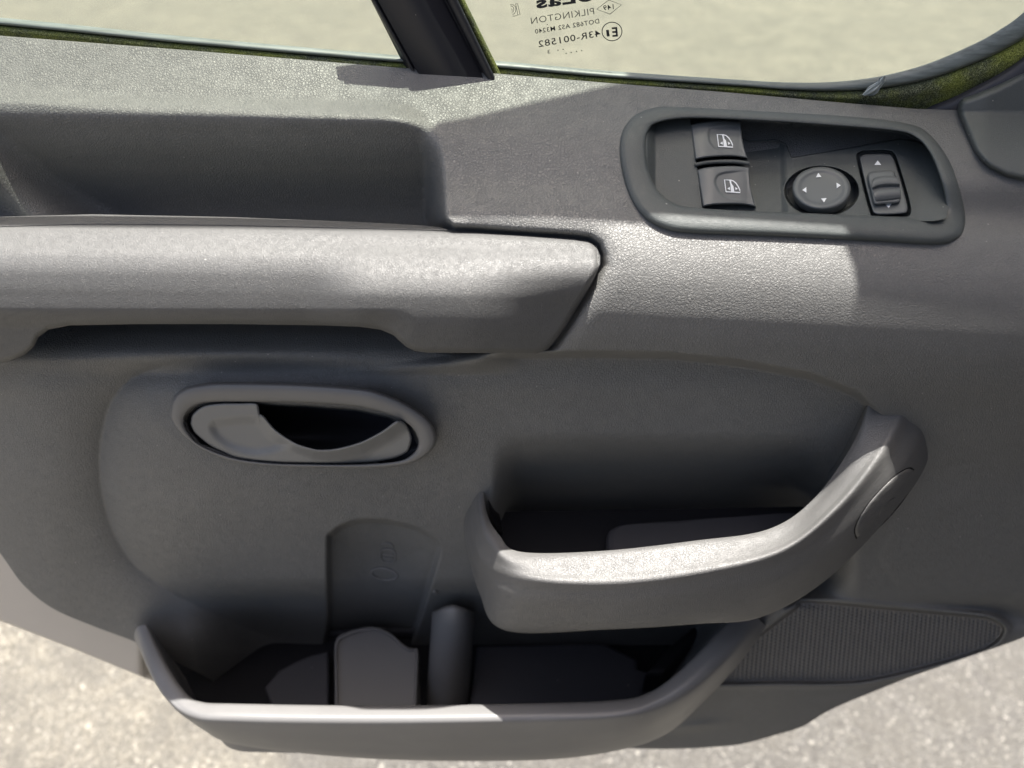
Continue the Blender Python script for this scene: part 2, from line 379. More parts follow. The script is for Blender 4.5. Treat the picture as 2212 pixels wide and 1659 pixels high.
def loc7(p): p = A(p); return np.stack([364 + .2729 * p[:, 0], 814.3 + .2729 * p[:, 1]], -1)
eo = loc7([(12, 260), (40, 160), (130, 85), (300, 48), (480, 40), (1000, 50), (1500, 85), (1700, 130), (1900, 220), (2050, 330), (2115, 440), (2105, 550), (2000, 650), (1850, 700), (1600, 722), (1200, 718), (800, 702), (500, 665), (250, 560), (90, 430), (20, 330)])
ei = loc7([(125, 350), (150, 280), (220, 225), (350, 200), (700, 200), (1100, 207), (1500, 238), (1750, 300), (1900, 375), (1965, 460), (1975, 540), (1920, 620), (1800, 670), (1500, 692), (1100, 692), (800, 683), (500, 640), (250, 540), (150, 430)])
open_poly = A([(300, 1000), (345, 1370), (405, 1485), (432, 1528), (1390, 1512), (1470, 1455), (1550, 1375), (1610, 1300), (1640, 1000)])
def p_right(x, y):
    yt = ytf(x); yy = y - np.clip((x - 1300) * .055, -8, 60) * ss(380, 480, y)
    q = np.where(yy < 470, 180 + (yy - yt) * 290 / (470 - yt), yy)
    return cub([150, 180, 210, 300, 400, 470, 520, 560, 600, 640, 680, 720, 770, 860, 1000, 1200, 1400, 1800],
               [-.012, 0, .010, .040, .065, .085, .096, .1032, .1085, .1120, .1142, .1150, .1135, .105, .092, .0885, .087, .080], q)
def p_left(x, y):
    yt = ytf(x); yn = 212 + (x > 0) * x * .016
    q = np.where(y < yn, 110 + (y - yt) * 105 / (yn - yt), y - (yn - 215) * ss(500, 350, y))
    return cub([60, 110, 150, 190, 212, 228, 250, 290, 460, 600, 660, 700, 720, 738, 750, 762, 780, 810],
               [-.02, 0, .014, .029, .036, .0405, .0425, .039, .014, .022, .040, .058, .069, .0765, .081, .0845, .088, .090], q)
def p_low(x, y):
    p = cub([700, 780, 850, 1000, 1200, 1400, 1600, 1900], [.085, .0885, .0925, .092, .0885, .087, .082, .078], y) + 0 * x
    return p
def panel_p(x, y):
    """how far the trim stands inboard of the glass"""
    pr, pl, lo = p_right(x, y), p_left(x, y), p_low(x, y)
    m_ = ss(-16, 34, sdf(rec_poly, x, y)) * ss(1400, 900, x)
    pl = pl + .036 * ss(-25, 130, (y - 300) - .70 * x) * ss(700, 560, y)
    up = pr + (pl - pr) * m_
    k = ss(765, 812, y) * ss(1330, 1150, x)
    p = up * (1 - k) + lo * k
    u = ss(-9, 9, sdf(U_poly, x, y))
    wr = (1 - u) * ss(700, 765, y) * ss(1000, 1140, x)
    p = lo * wr + p * (1 - wr)
    # shallow valley round the handle field: outer ground sinks to it, inner field rises
    d = sdf(V_poly, x, y); fade = ss(760, 815, y) * ss(1420, 1330, y) * ss(900, 500, x)
    vall = np.where(d < 0, -.013 * np.exp(np.clip(d, -999, 0) / 75.) , -.013 + .021 * (1 - np.exp(-np.clip(d, 0, 999) / 95)))
    p = p + fade * np.where(d < 0, vall, np.minimum(vall, .008)) + np.where(d >= 0, (1 - fade) * 0, 0)
    p = p - .020 * ss(150, -260, x) * ss(700, 900, y)
    # hollow of the bottle holder
    dc = sdf(cup_poly, x, y)
    p = p - .019 * ss(-3, 8, dc) * (1 - .75 * ss(820, 940, x) * ss(1330, 1160, y)) - .007 * ss(0, 90, dc)
    # back of the lower bin falls away, back of the upper bin too
    p = p - .052 * ss(1245, 1405, y) * ss(400, 600, x) * ss(0, 55, sdf(open_poly, x, y))
    p = p - .062 * ss(930, 1130, y) * ss(1060, 1130, x) * ss(1860, 1690, x) * ss(1320, 1230, y)
    # speaker surround
    dsp = sdf(spk_poly, x, y)
    p = p - .0060 * ss(-5, 3, dsp) + .0016 * np.exp(-((dsp + 8) / 6.) ** 2)
    p = p - .010 * np.exp(-((y - 1325 - (x - 2050) * .02) / 26.) ** 2) * ss(1900, 2130, x) * ss(0, -25, dsp)
    # moulded ledge under the bin
    p = p + .0035 * np.exp(-((x - 1500) / 55.) ** 2) * np.exp(-((y - 1570 + (x - 1490) * .12) / 11.) ** 2)
    # gap round the armrest casting
    da = -sdf(arm_poly, x, y)
    g1 = np.exp(-(np.clip(da, 0, 99) / 9.) ** 2) * ss(940, 980, x) * ss(766, 750, y)
    p = p - .010 * g1
    # soft lead-in where the trim turns down beside the armrest
    p = p - .003 * np.exp(-(np.clip(da, 0, 99) / 26.) ** 2) * ss(960, 1050, x) * ss(775, 740, y)
    p = p - .075 * ss(3, 18, sdf(ei, x, y))           # opening behind the release lever
    # hole behind the switch bezel
    db = sdf(A(bez_out), x, y); p = p - .030 * ss(12, 22, db)
    return p

x = np.arange(-260, 2471, 4.); nr = 470
tt = np.linspace(0, 1, nr)
X = np.repeat(x[None], nr, 0); Y = ytf(x)[None] + (ybf(x) - ytf(x))[None] * tt[:, None]
P = panel_p(X, Y)
G = xyp(np.stack([X, Y, P], -1))
top0 = G[:1] + A([0, .010, -.02]); top1 = G[:1] + A([0, .0015, -.0015])
e1 = G[-1:] + A([0, .004, -.0035]); e2 = G[-1:] + A([0, .012, -.005]); e3 = G[-1:] + A([0, .05, -.004])
G = np.concatenate([top0, top1, G, e1, e2, e3])
grid('trim_panel', G, 'leather', door)

# ------------------------------------------------------------------ armrest and grab handle
def arm_p(x, y):
    sh = np.interp(x, [-260, 0, 500, 950, 1300], [-4, -6, -2, 4, 8])
    q = y - sh
    p = cub([440, 466, 472, 486, 492, 506, 525, 560, 600, 640, 700, 780], [.070, .0735, .0765, .0835, .0865, .0935, .100, .1115, .1200, .1248, .1275, .1250], q)
    # the grip thins towards its underside, the right block runs flat into the trim
    p = p - .005 * ss(665, 715, y) * ss(900, 800, x)
    p = p - .0055 * ss(510, 640, y) * ss(800, 650, x) + .0030 * ss(540, 650, y) * ss(650, 790, x) * ss(1150, 950, x)
    p = p - .012 * ss(1000, 1300, x) * ss(560, 700, y) - .004 * ss(1100, 1300, x)
    return p
G = columns(arm_top, arm_bot, arm_p, 2.0, 130, back=.024, roll=13, rolld=.0045)
handle = grid('armrest_handle', xyp(G), 'arm', door)
# seam between the top strip and the grip
sx_ = np.linspace(-260, 965, 200); sy_ = np.interp(sx_, [-260, 0, 200, 500, 780, 965], [496, 490, 484, 487, 494, 498])
G = np.stack([np.stack([sx_, sy_ + o_, arm_p(sx_, sy_ + o_) + h_], -1) for o_, h_ in ((-3, -.0006), (-2.2, .0005), (-.6, .0006), (.4, -.0006))])
grid('seam', xyp(G), 'arm', handle)

# ------------------------------------------------------------------ switch bezel
def loc3(cx, cy): return 1293 + .4153 * A(cx), 172.4 + .4153 * A(cy)
inn = [(245, 330), (262, 262), (310, 222), (470, 200), (800, 211), (1200, 237), (1540, 266), (1650, 300), (1725, 385), (1785, 540), (1803, 650), (1790, 705), (1740, 716), (1400, 706), (1000, 690), (760, 682), (540, 668), (400, 645), (305, 570), (256, 450)]
bez_in = A(loc3(A(inn)[:, 0], A(inn)[:, 1])).T
bo = A(bez_out)
def resamp(poly, n, start):
    s_ = spline(poly, 10, True); c = A([1710, 380])
    i0 = np.argmin(np.hypot(*(s_ - A(start)).T)); s_ = np.roll(s_, -i0, 0); s_ = np.concatenate([s_, s_[:1]])
    L = np.concatenate([[0], np.cumsum(np.hypot(*np.diff(s_, axis=0).T))]); q = np.linspace(0, L[-1], n + 1)[:-1]
    return np.stack([np.interp(q, L, s_[:, 0]), np.interp(q, L, s_[:, 1])], -1)
def match(po, pi, n=260):
    """pair outer and inner loop points by arc length from their leftmost point"""
    a = resamp(po, n, po[np.argmin(po[:, 0])]); b_ = resamp(pi, n, pi[np.argmin(pi[:, 0])]); return a, b_
O_, I_ = match(bo, bez_in)
prf = lambda x, y: p_right(x, y)
rows = []
for f_, h_ in ((0, -.012), (0, -.001), (.03, .0012), (.10, .0026), (.28, .0038), (.60, .0042), (.86, .0038), (.96, .0030), (1, .0002), (1.0, -.03)):
    q = O_ * (1 - f_) + I_ * f_; low_ = 1 + .3 * ss(400, 480, q[:, 1]); rows.append(np.stack([q[:, 0], q[:, 1], prf(q[:, 0], q[:, 1]) + h_ * np.where(h_ > 0, low_, 1)], -1))
bezel = grid('switch_bezel', xyp(A(rows)), 'bezel', door, closed=True)
# floor of the bezel
wall_x, wall_y = loc3([200, 480, 780, 930, 975, 1005, 1200, 1400, 1560, 1640, 1720, 1850], [190, 205, 322, 318, 340, 412, 380, 345, 316, 322, 360, 560])
plane = lambda y: .018 + .054 * (y - 325) / 135
def floor_p(x, y):
    cx = (x - 1293) / .4153; cy = (y - 172.4) / .4153
    yw = np.interp(x, wall_x, wall_y)
    f0 = plane(y)
    f0 = f0 - .005 * ss(985, 935, cx - (cy - 400) * .03) - .0010 * np.exp(-((cx - 985) / 22.) ** 2)          # left bay a step lower
    scoop = prf(x, y) - .0085 + .0085 * ss(300, 245, cx)
    f0 = np.where(cx < 478 + (cy - 200) * .14, scoop, f0)
    wallp = plane(yw) - .0012 * (1 - np.clip(1 - (yw - y) / 4, 0, 1)) - .030 * ss(2, 8, yw - y)
    f = np.where(y < yw, wallp, f0) if True else f0
    f = np.where(cx < 478 + (cy - 200) * .14, scoop, f)
    f = f + .004 * ss(1640, 1800, cx)                              # right end sweeps up
    return f
kc = loc3(1160, 585)
def floor_holes(x, y):
    f = floor_p(x, y)
    kx, ky = loc3(1160, 580); e = ((x - kx) / (190 * .4153)) ** 2 + ((y - ky) / (128 * .4153)) ** 2
    f = f - .016 * ss(1.06, .94, e)
    d = sdf(sel_poly, x, y); f = f - .012 * ss(-4, -1.5, d)
    return f
sel = [(1352, 410), (1362, 386), (1390, 377), (1500, 375), (1528, 386), (1545, 420), (1580, 530), (1612, 650), (1614, 690), (1590, 706), (1470, 712), (1432, 704), (1418, 680), (1385, 560)]
sel_poly = spline(A(loc3(A(sel)[:, 0], A(sel)[:, 1])).T, 4, True)
fx = np.arange(1385, 2060, 1.5); fy = np.arange(245, 480, 1.5)
X, Y = np.meshgrid(fx, fy); Pf = floor_holes(X, Y)
di = sdf(bez_in, X, Y); keep = di > -9
idx = np.arange(X.size).reshape(X.shape)
kq = keep[:-1, :-1] & keep[1:, :-1] & keep[1:, 1:] & keep[:-1, 1:]
Q = np.stack([idx[:-1, :-1], idx[1:, :-1], idx[1:, 1:], idx[:-1, 1:]], -1)[kq]
used, inv = np.unique(Q, return_inverse=True); V = Pt(X, Y, Pf).reshape(-1, 3)[used]
link('bezel_floor', mesh_np('bezel_floor', V, inv.reshape(-1, 4)), 'bezel', bezel)

# window switches
def curvexy(pts): return A(loc3(A(pts)[:, 0], A(pts)[:, 1])).T
def switch(top, bot, thumb, sym, tag_):
    t_, b_ = curvexy(top), curvexy(bot)
    xl = t_[0, 0]; xr = t_[-1, 0]
    th = curvexy(thumb)
    def pf(x, y):
        f = p_right(x, np.maximum(y, 235)) - .0050
        u = (x - xl) / (xr - xl)
        f = f - .0030 * (1 - np.clip(u * 3, 0, 1)) ** 2 - .0022 * np.clip(u * 1.1 - .05, 0, 1) ** 2
        d = sdf(spline(th, 4, True), x, y); return f - .0011 * ss(-2, 4, d) * (1 - .8 * ss(.55, .95, u))
    # side edges of the rocker lean with the bezel: shear the columns
    ny, nx = 60, 90
    Tl, Tr = t_, b_
    ts = spline(t_, 10); bs = spline(b_, 10)
    def rs(c, n_):
        L = np.concatenate([[0], np.cumsum(np.hypot(*np.diff(c, axis=0).T))]); q = np.linspace(0, L[-1], n_)
        return np.stack([np.interp(q, L, c[:, 0]), np.interp(q, L, c[:, 1])], -1)
    a, c = rs(ts, nx), rs(bs, nx); v_ = np.linspace(0, 1, ny)[:, None, None]
    q = a[None] * (1 - v_) + c[None] * v_
    # right end bows inwards between the corners
    q[..., 0] -= 4.0 * np.sin(np.pi * v_[..., 0]) * np.linspace(0, 1, nx)[None] ** 6
    P_ = pf(q[..., 0], q[..., 1]); uu = np.linspace(0, 1, nx)[None]; vv = v_[..., 0]
    ed = np.minimum(np.minimum(uu, 1 - uu) * 45, np.minimum(vv, 1 - vv) * 28); P_ = P_ - .0011 * (1 - ss(0, 1, ed))
    G = np.concatenate([q, P_[..., None]], -1)
    for ax in (0, 1):
        a0 = np.take(G, [0], ax).copy(); a0[..., 2] -= .02; a1 = np.take(G, [-1], ax).copy(); a1[..., 2] -= .02
        G = np.concatenate([a0, G, a1], ax)
    sw = grid('window_switch', xyp(G), 'button', door)
    sw['label'] = tag_
    # door-window pictogram
    (ox, oy) = sym
    T = lambda pts: curvexy([(ox + a_, oy + b2) for a_, b2 in pts])
    polys = []
    outl = [(0, 0), (8, 62), (82, 66), (79, 52), (72, 36), (60, 18), (46, 6), (34, 2)]
    polys += stroke(T(outl), 2.5, True)
    polys.append(T([(25, 2), (33, 2), (38, 22), (46, 32), (52, 64), (34, 63), (31, 30)]))
    polys.append(T([(15, 46), (28, 36), (30, 54)])); polys.append(T([(69, 46), (55, 38), (58, 54)]))
    tri_mesh('window_symbol', polys, lambda x, y: Pt(x, y, pf(x, y) + .0006), 'white', sw)
    return sw
switch([(478, 236), (520, 224), (600, 213), (680, 213), (742, 222)], [(503, 415), (560, 404), (640, 398), (710, 399), (775, 408)],
       [(572, 262), (600, 245), (690, 236), (735, 250), (745, 330), (755, 385), (690, 380), (610, 360), (575, 320)], (617, 284), 'upper window switch, further from the seat')
switch([(512, 470), (560, 457), (650, 450), (720, 450), (784, 456)], [(543, 660), (600, 650), (680, 647), (760, 650), (818, 662)],
       [(605, 520), (630, 488), (700, 476), (770, 480), (785, 570), (800, 625), (700, 620), (640, 600), (612, 560)], (655, 520), 'lower window switch, nearer the seat')
b1, b2_ = curvexy([(500, 432), (560, 420), (640, 415), (720, 416), (783, 424)]), curvexy([(506, 452), (560, 441), (640, 436), (720, 437), (786, 446)])
bp = lambda x, y: p_right(x, y) - .0068
rb = []
a_, c_ = spline(b1, 8), spline(b2_, 8)
for f_, h_ in ((0, -.015), (0, -.001), (.15, 0), (.7, 0), (1, -.0015), (1, -.015)):
    q = a_ * (1 - f_) + c_ * f_; rb.append(np.stack([q[:, 0], q[:, 1], bp(q[:, 0], q[:, 1]) + h_], -1))
grid('divider_bar', xyp(A(rb)), 'bezel', bezel)

# mirror joystick
kx, ky = loc3(1160, 562); kx = float(kx); ky = float(ky); RX, RY = 152 * .4153, 112 * .4153
kf = lambda x, y: plane(y) + .0045
rows = []
for r_, dy, h_ in ((.001, 0, -.0006), (.35, 0, -.0006), (.66, 0, -.0004), (.72, 0, -.0001), (.78, 0, .0007), (.86, 0, .0012), (.94, 0, .0008), (.985, .4, -.0003), (1.0, 1.5, -.0016), (1.0, 4, -.0035), (.99, 10, -.0075), (.97, 14, -.013)):
    q = circ(kx, ky, RX * r_, RY * r_, 72, .03); rows.append(np.stack([q[:, 0], q[:, 1] + dy, kf(q[:, 0], q[:, 1] + dy) + h_], -1))
knob = grid('mirror_knob', xyp(A(rows)[:, ::-1]), 'button', door, closed=True)
arr = []
def tri(cx, cy, ang, s1=11, s2=15):
    a_ = math.radians(ang); d = A([math.cos(a_), math.sin(a_)]); n_ = A([-d[1], d[0]])
    c_ = A([cx, cy]); return curvexy([c_ + d * s1, c_ - d * s1 + n_ * s2, c_ - d * s1 - n_ * s2])
for cx, cy, an in ((1144, 495, -95), (1249, 549, -3), (1172, 627, 86), (1070, 573, 178)): 
    tri_mesh('arrow_mark', [tri(cx, cy, an)], lambda x, y: Pt(x, y, kf(x, y) + .0003), 'white', knob)
# mirror selector
selp = lambda x, y: plane(y) + .0006 + .0012 * np.cos((y - 398) / 60.)
si = A(loc3(A(sel)[:, 0], A(sel)[:, 1])).T; cs = si.mean(0)
sel_o = cs + (si - cs) * .93
selector = grid('mirror_selector', xyp(disc(sel_o, selp, 18, .012, 3, .0008)[:, ::-1]), 'button', door, closed=True)
tri_mesh('arrow_mark', [tri(1452, 431, -90, 12, 18)], lambda x, y: Pt(x, y, selp(x, y) + .0004), 'white', selector)
tri_mesh('arrow_mark', [tri(1508, 655, 88, 12, 18)], lambda x, y: Pt(x, y, selp(x, y) + .0004), 'white', selector)
# slider: sloping top step, grip bar and front step
sb = curvexy([(1405, 485), (1440, 475), (1515, 470), (1540, 480), (1548, 520), (1560, 570), (1570, 625), (1555, 640), (1490, 645), (1440, 648), (1428, 625), (1415, 570), (1402, 520)])
slider = grid('slider', xyp(disc(sb, lambda x, y: selp(x, y) + .0042, 10, .008, 4, .0016)[:, ::-1]), 'button', selector, closed=True)
L0 = curvexy([(1424, 520), (1440, 508), (1500, 498), (1555, 505)]); L1 = curvexy([(1424, 560), (1445, 548), (1500, 538), (1566, 540)]); L2 = curvexy([(1428, 574), (1445, 562), (1500, 553), (1566, 552)])
L3 = curvexy([(1430, 585), (1450, 574), (1500, 570), (1570, 568)]); L4 = curvexy([(1442, 628), (1460, 626), (1510, 622), (1572, 612)])
rr_ = []
for L_, h_ in ((L0, .002), (L0, .0052), (L1, .0078), (L1 + A([0, 1]), .0074), (L2, .0030), (L3, .0046), (L4, .0052), (L4 + A([0, 1.5]), .0015)):
    c_ = spline(L_, 6); rr_.append(np.stack([c_[:, 0], c_[:, 1], selp(c_[:, 0], c_[:, 1]) + h_], -1))
G = A(rr_); l0 = G[:, :1].copy(); l0[..., 2] -= .008; r0 = G[:, -1:].copy(); r0[..., 2] -= .008; G = np.concatenate([l0, G, r0], 1)
grid('slider_grip', xyp(G), 'button', selector)

# ------------------------------------------------------------------ inner release handle
O_, I_ = match(eo, ei, 200); rows = []
pl_ = lambda x, y: panel_p(x, y)
pb = lambda x, y: .0955 + (y - 915) * (-.00001) + (x - 650) * .000012
for f_, h_ in ((0, -.012), (0, .002), (.05, .0052), (.12, .0078), (.2, .0088), (.55, .0092), (.88, .0088), (.96, .0074), (1, .0045), (1.0, -.02)):
    q = O_ * (1 - f_) + I_ * f_; rows.append(np.stack([q[:, 0], q[:, 1], pb(q[:, 0], q[:, 1]) + h_], -1))
esc = grid('handle_surround', xyp(A(rows)), 'smooth', door, closed=True)
bowl = disc(ei, lambda x, y: pb(x, y) - .004 - .050 * np.clip(1 - ((x - 690) / 235) ** 2 - ((y - 930) / 75) ** 2, 0, 1), 24, 0)
grid('handle_bowl', xyp(bowl[:-1, ::-1]), 'mat', esc, closed=True)
lt = loc7([(176, 365), (182, 320), (205, 282), (280, 230), (400, 210), (560, 208), (700, 212), (716, 285), (730, 296), (760, 315), (850, 420), (1000, 520), (1150, 568), (1250, 574), (1350, 562), (1500, 522), (1600, 478), (1700, 422), (1790, 356), (1830, 348), (1870, 365), (1905, 420), (1925, 480)])
lb = loc7([(176, 372), (190, 410), (220, 452), (330, 542), (430, 590), (550, 638), (800, 668), (1100, 678), (1500, 680), (1750, 652), (1880, 600), (1915, 540), (1925, 490)])
lt = spline(lt, 4); lb = spline(lb, 4)
lt = lt[np.concatenate([[True], np.diff(np.maximum.accumulate(lt[:, 0])) > 0])]; lb = lb[np.concatenate([[True], np.diff(np.maximum.accumulate(lb[:, 0])) > 0])]
dish = spline(loc7([(300, 400), (330, 340), (400, 315), (700, 300), (860, 440), (980, 520), (900, 600), (700, 640), (500, 600), (350, 500)]), 5, True)
edge_c = loc7([(716, 285), (760, 315), (850, 420), (1000, 520), (1150, 568), (1250, 574), (1350, 562), (1500, 522), (1700, 422), (1800, 352)])
def lev(x, y):
    p = pb(x, y) + .0075 + .0010 * np.sin((x - 420) / 460 * np.pi)
    p = p - .0030 * ss(0, 26, sdf(dish, x, y))
    # rolled finger edge along the mouth
    d = np.full(np.shape(x), 1e9)
    for i in range(len(edge_c) - 1):
        a = edge_c[i]; ab = edge_c[i+1] - a; q = np.clip(((x - a[0])*ab[0] + (y - a[1])*ab[1]) / (ab @ ab), 0, 1)
        d = np.minimum(d, np.hypot(x - a[0] - q*ab[0], y - a[1] - q*ab[1]))
    return p + .0060 * np.exp(-(d / 16.) ** 2) * ss(560, 680, x) - .0025 * ss(14, 40, d) * ss(650, 760, x)
grid('release_lever', xyp(columns(lt, lb, lev, 1.4, 60, back=.012, roll=5, rolld=.0022)), 'lever', esc)

# ------------------------------------------------------------------ upper bin (pull pocket)
E = [
 [(1043, 1050, .086), (1052, 1110, .110), (1078, 1155, .129), (1125, 1192, .143), (1300, 1190, .148), (1500, 1168, .147), (1660, 1143, .141), (1760, 1075, .130), (1845, 955, .114), (1880, 862, .096)],
 [(1036, 1052, .086), (1043, 1113, .113), (1067, 1164, .133), (1119, 1202, .148), (1300, 1198, .152), (1500, 1176, .151), (1664, 1151, .145), (1767, 1083, .134), (1852, 960, .117), (1887, 862, .096)],
 [(1030, 1058, .086), (1036, 1120, .114), (1060, 1176, .136), (1122, 1216, .153), (1305, 1218, .158), (1508, 1195, .157), (1675, 1166, .151), (1778, 1088, .139), (1868, 968, .121), (1912, 866, .096)],
 [(1022, 1070, .086), (1023, 1140, .113), (1046, 1215, .138), (1140, 1250, .163), (1320, 1258, .170), (1520, 1234, .169), (1688, 1190, .162), (1806, 1100, .149), (1902, 985, .129), (1955, 885, .101)],
 [(1014, 1085, .086), (1012, 1155, .109), (1038, 1245, .135), (1118, 1300, .163), (1322, 1305, .172), (1522, 1285, .170), (1690, 1255, .161), (1822, 1170, .144), (1945, 1030, .124), (1996, 922, .099)],
 [(1008, 1100, .086), (1005, 1160, .104), (1034, 1268, .130), (1092, 1350, .156), (1310, 1352, .170), (1505, 1340, .167), (1648, 1322, .156), (1795, 1235, .134), (1958, 1062, .110), (2010, 965, .094)],
 [(1008, 1104, .084), (1005, 1165, .101), (1036, 1280, .125), (1092, 1362, .146), (1310, 1360, .160), (1505, 1348, .157), (1650, 1331, .146), (1800, 1240, .124), (1962, 1066, .102), (2012, 975, .088)],
 [(1010, 1104, .070), (1010, 1165, .080), (1045, 1275, .090), (1096, 1358, .105), (1310, 1355, .115), (1505, 1343, .112), (1648, 1325, .110), (1790, 1238, .100), (1950, 1066, .085), (2005, 975, .075)],
]
mixr = lambda a, b_, k: [tuple(A(a_) * (1 - k) + A(c_) * k) for a_, c_ in zip(a, b_)]
E = E[:3] + [mixr(E[2], E[3], .5)] + [E[3]] + [mixr(E[3], E[4], .36)] + E[4:]
UP = loft(E, 14, 7)
G = xyp(UP)
inner = [G[:1] + A([0, .014, -.075]), G[:1] + A([0, .005, -.03]), G[:1] + A([0, .0012, -.003])]
bin1 = grid('upper_bin', np.concatenate(inner + [G]), 'pocket', door)
def look(GR):
    pts = GR.reshape(-1, 3)
    def f(x, y):
        x = A(x); y = A(y); o = np.empty(x.size)
        for i, (a_, b_) in enumerate(zip(x.ravel(), y.ravel())):
            d = (pts[:, 0] - a_) ** 2 + (pts[:, 1] - b_) ** 2; k = np.argpartition(d, 6)[:6]; w_ = 1 / (d[k] + 4); o[i] = (pts[k, 2] * w_).sum() / w_.sum()
        return o.reshape(x.shape)
    return f
upf = look(UP[10:])
cap = A([(85, 1010), (95, 950), (150, 850), (230, 750), (330, 650), (420, 590), (465, 592), (480, 640), (460, 710), (400, 800), (300, 920), (200, 1010), (140, 1045), (105, 1048)]) * .3233 + A([1820, 823.8])
cf = lambda x, y: upf(x, y) + .0012
grid('cover_cap', xyp(disc(cap, cf, 8, .003, 3, .0008, n=4)[:, ::-1]), 'pocket', bin1, closed=True)
cc = cap.mean(0); ring = spline(cap, 4, True); rr_ = []
for f_, h_ in ((1.0, .0004), (1.022, .0007), (1.045, .0002)):
    q = cc + (ring - cc) * f_; rr_.append(np.stack([q[:, 0], q[:, 1], upf(q[:, 0], q[:, 1]) + h_], -1))
grid('cap_groove', xyp(A(rr_)[::-1]), 'black', bin1, closed=True)

def slab(name, pts, z, th, mat, parent, bev=.0015):
    """flat moulded tray at z below the eye, traced outline, real thickness and softened edge"""
    V = Pz(A(pts)[:, 0], A(pts)[:, 1], -abs(z)); n_ = len(V); c = V.mean(0)
    def shr(v_, d_):
        q = v_ - c; L_ = np.linalg.norm(q[:, :2], axis=1, keepdims=True); return c + q * (1 - d_ / L_)
    R = [shr(V, bev * 1.6), shr(V, bev * .5) + A([0, 0, -bev * .35]), V + A([0, 0, -bev]), V + A([0, 0, -th])]
    VV = np.concatenate(R); Fc = []
    ring_ = lambda k: list(range(k * n_, (k + 1) * n_))
    Fc.append(tuple(ring_(0)))
    for k in range(3):
        for i in range(n_): j = (i + 1) % n_; Fc.append((k*n_ + i, (k+1)*n_ + i, (k+1)*n_ + j, k*n_ + j))
    me = bpy.data.meshes.new(name); me.from_pydata([tuple(v_) for v_ in VV], [], Fc); me.update()
    o = link(name, me, mat, parent, smooth=False); return o
# floor of the upper bin and the raised rubber tray in it
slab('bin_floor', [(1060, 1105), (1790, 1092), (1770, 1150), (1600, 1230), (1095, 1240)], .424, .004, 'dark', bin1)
slab('raised_tray', spline([(1312, 1172), (1313, 1150), (1325, 1137), (1360, 1129), (1480, 1119), (1600, 1113), (1740, 1108), (1760, 1150), (1500, 1220), (1330, 1250)], 5, True), .412, .012, 'mat', bin1, .003)
# web at the left end of the opening
wb = [[(1052, 1050, .083), (1066, 1056, .080), (1080, 1068, .074), (1083, 1085, .068)], [(1054, 1075, .090), (1066, 1082, .084), (1080, 1095, .076), (1084, 1105, .068)],
      [(1060, 1110, .10), (1070, 1115, .092), (1079, 1122, .082), (1084, 1130, .070)], [(1078, 1150, .11), (1082, 1150, .10), (1086, 1152, .09), (1090, 1155, .07)]]
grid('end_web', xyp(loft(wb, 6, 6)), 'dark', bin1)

# ------------------------------------------------------------------ lower bin
Lr = [
 [(318, 1350, .094), (350, 1420, .126), (392, 1487, .152), (432, 1515, .162), (520, 1520, .165), (820, 1524, .165), (1150, 1519, .165), (1330, 1512, .163), (1400, 1496, .158), (1465, 1452, .148), (1540, 1380, .126), (1600, 1318, .100)],
 [(312, 1350, .095), (343, 1422, .128), (385, 1492, .155), (430, 1521, .166), (520, 1525, .169), (820, 1529, .169), (1150, 1524, .169), (1330, 1517, .167), (1404, 1501, .162), (1470, 1457, .151), (1547, 1384, .128), (1606, 1322, .101)],
 [(299, 1353, .095), (326, 1430, .130), (368, 1502, .158), (424, 1542, .174), (520, 1548, .178), (820, 1552, .178), (1150, 1547, .178), (1330, 1539, .176), (1414, 1520, .170), (1492, 1474, .158), (1573, 1398, .132), (1628, 1330, .102)],
 [(292, 1362, .094), (316, 1436, .128), (356, 1506, .157), (415, 1555, .174), (520, 1568, .180), (820, 1573, .180), (1150, 1566, .180), (1330, 1556, .178), (1424, 1536, .170), (1508, 1486, .157), (1588, 1408, .131), (1640, 1338, .101)],
 [(290, 1375, .090), (322, 1448, .118), (368, 1516, .145), (428, 1568, .163), (520, 1598, .172), (820, 1612, .172), (1150, 1605, .172), (1330, 1590, .168), (1430, 1560, .158), (1518, 1500, .145), (1596, 1418, .122), (1648, 1346, .098)],
 [(292, 1385, .082), (330, 1455, .105), (380, 1524, .128), (440, 1576, .142), (530, 1612, .152), (820, 1640, .154), (1150, 1642, .152), (1330, 1622, .140), (1440, 1584, .125), (1524, 1512, .115), (1602, 1428, .105), (1655, 1352, .092)],
 [(296, 1388, .060), (335, 1458, .070), (384, 1526, .080), (450, 1566, .085), (545, 1596, .09), (820, 1626, .10), (1150, 1628, .10), (1330, 1608, .09), (1436, 1580, .085), (1520, 1508, .08), (1598, 1424, .075), (1650, 1348, .07)],
]
G = xyp(loft(Lr, 12, 6))
inner = [G[:1] + A([0, .012, -.10]), G[:1] + A([0, .004, -.03]), G[:1] + A([0, .001, -.003])]
bin2 = grid('lower_bin', np.concatenate(inner + [G]), 'smooth', door)
slab('bin_floor', [(345, 1370), (1540, 1370), (1470, 1470), (1390, 1545), (480, 1560), (385, 1500)], .648, .004, 'dark', bin2)
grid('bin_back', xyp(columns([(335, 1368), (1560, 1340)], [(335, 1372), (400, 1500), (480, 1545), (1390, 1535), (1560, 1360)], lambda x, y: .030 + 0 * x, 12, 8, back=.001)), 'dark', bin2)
plate_l = [(571, 1484), (602, 1447), (640, 1427), (672, 1414), (709, 1406), (709, 1560), (600, 1560)]
slab('bin_insert', plate_l, .625, .02, 'mat', bin2, .002)
holder = slab('bottle_holder', spline([(722, 1388), (748, 1366), (787, 1354), (813, 1354), (844, 1367), (870, 1390), (888, 1401), (900, 1402), (904, 1408)], 4, False).tolist() + [(898, 1560), (722, 1560)], .606, .035, 'smooth', bin2, .0025)
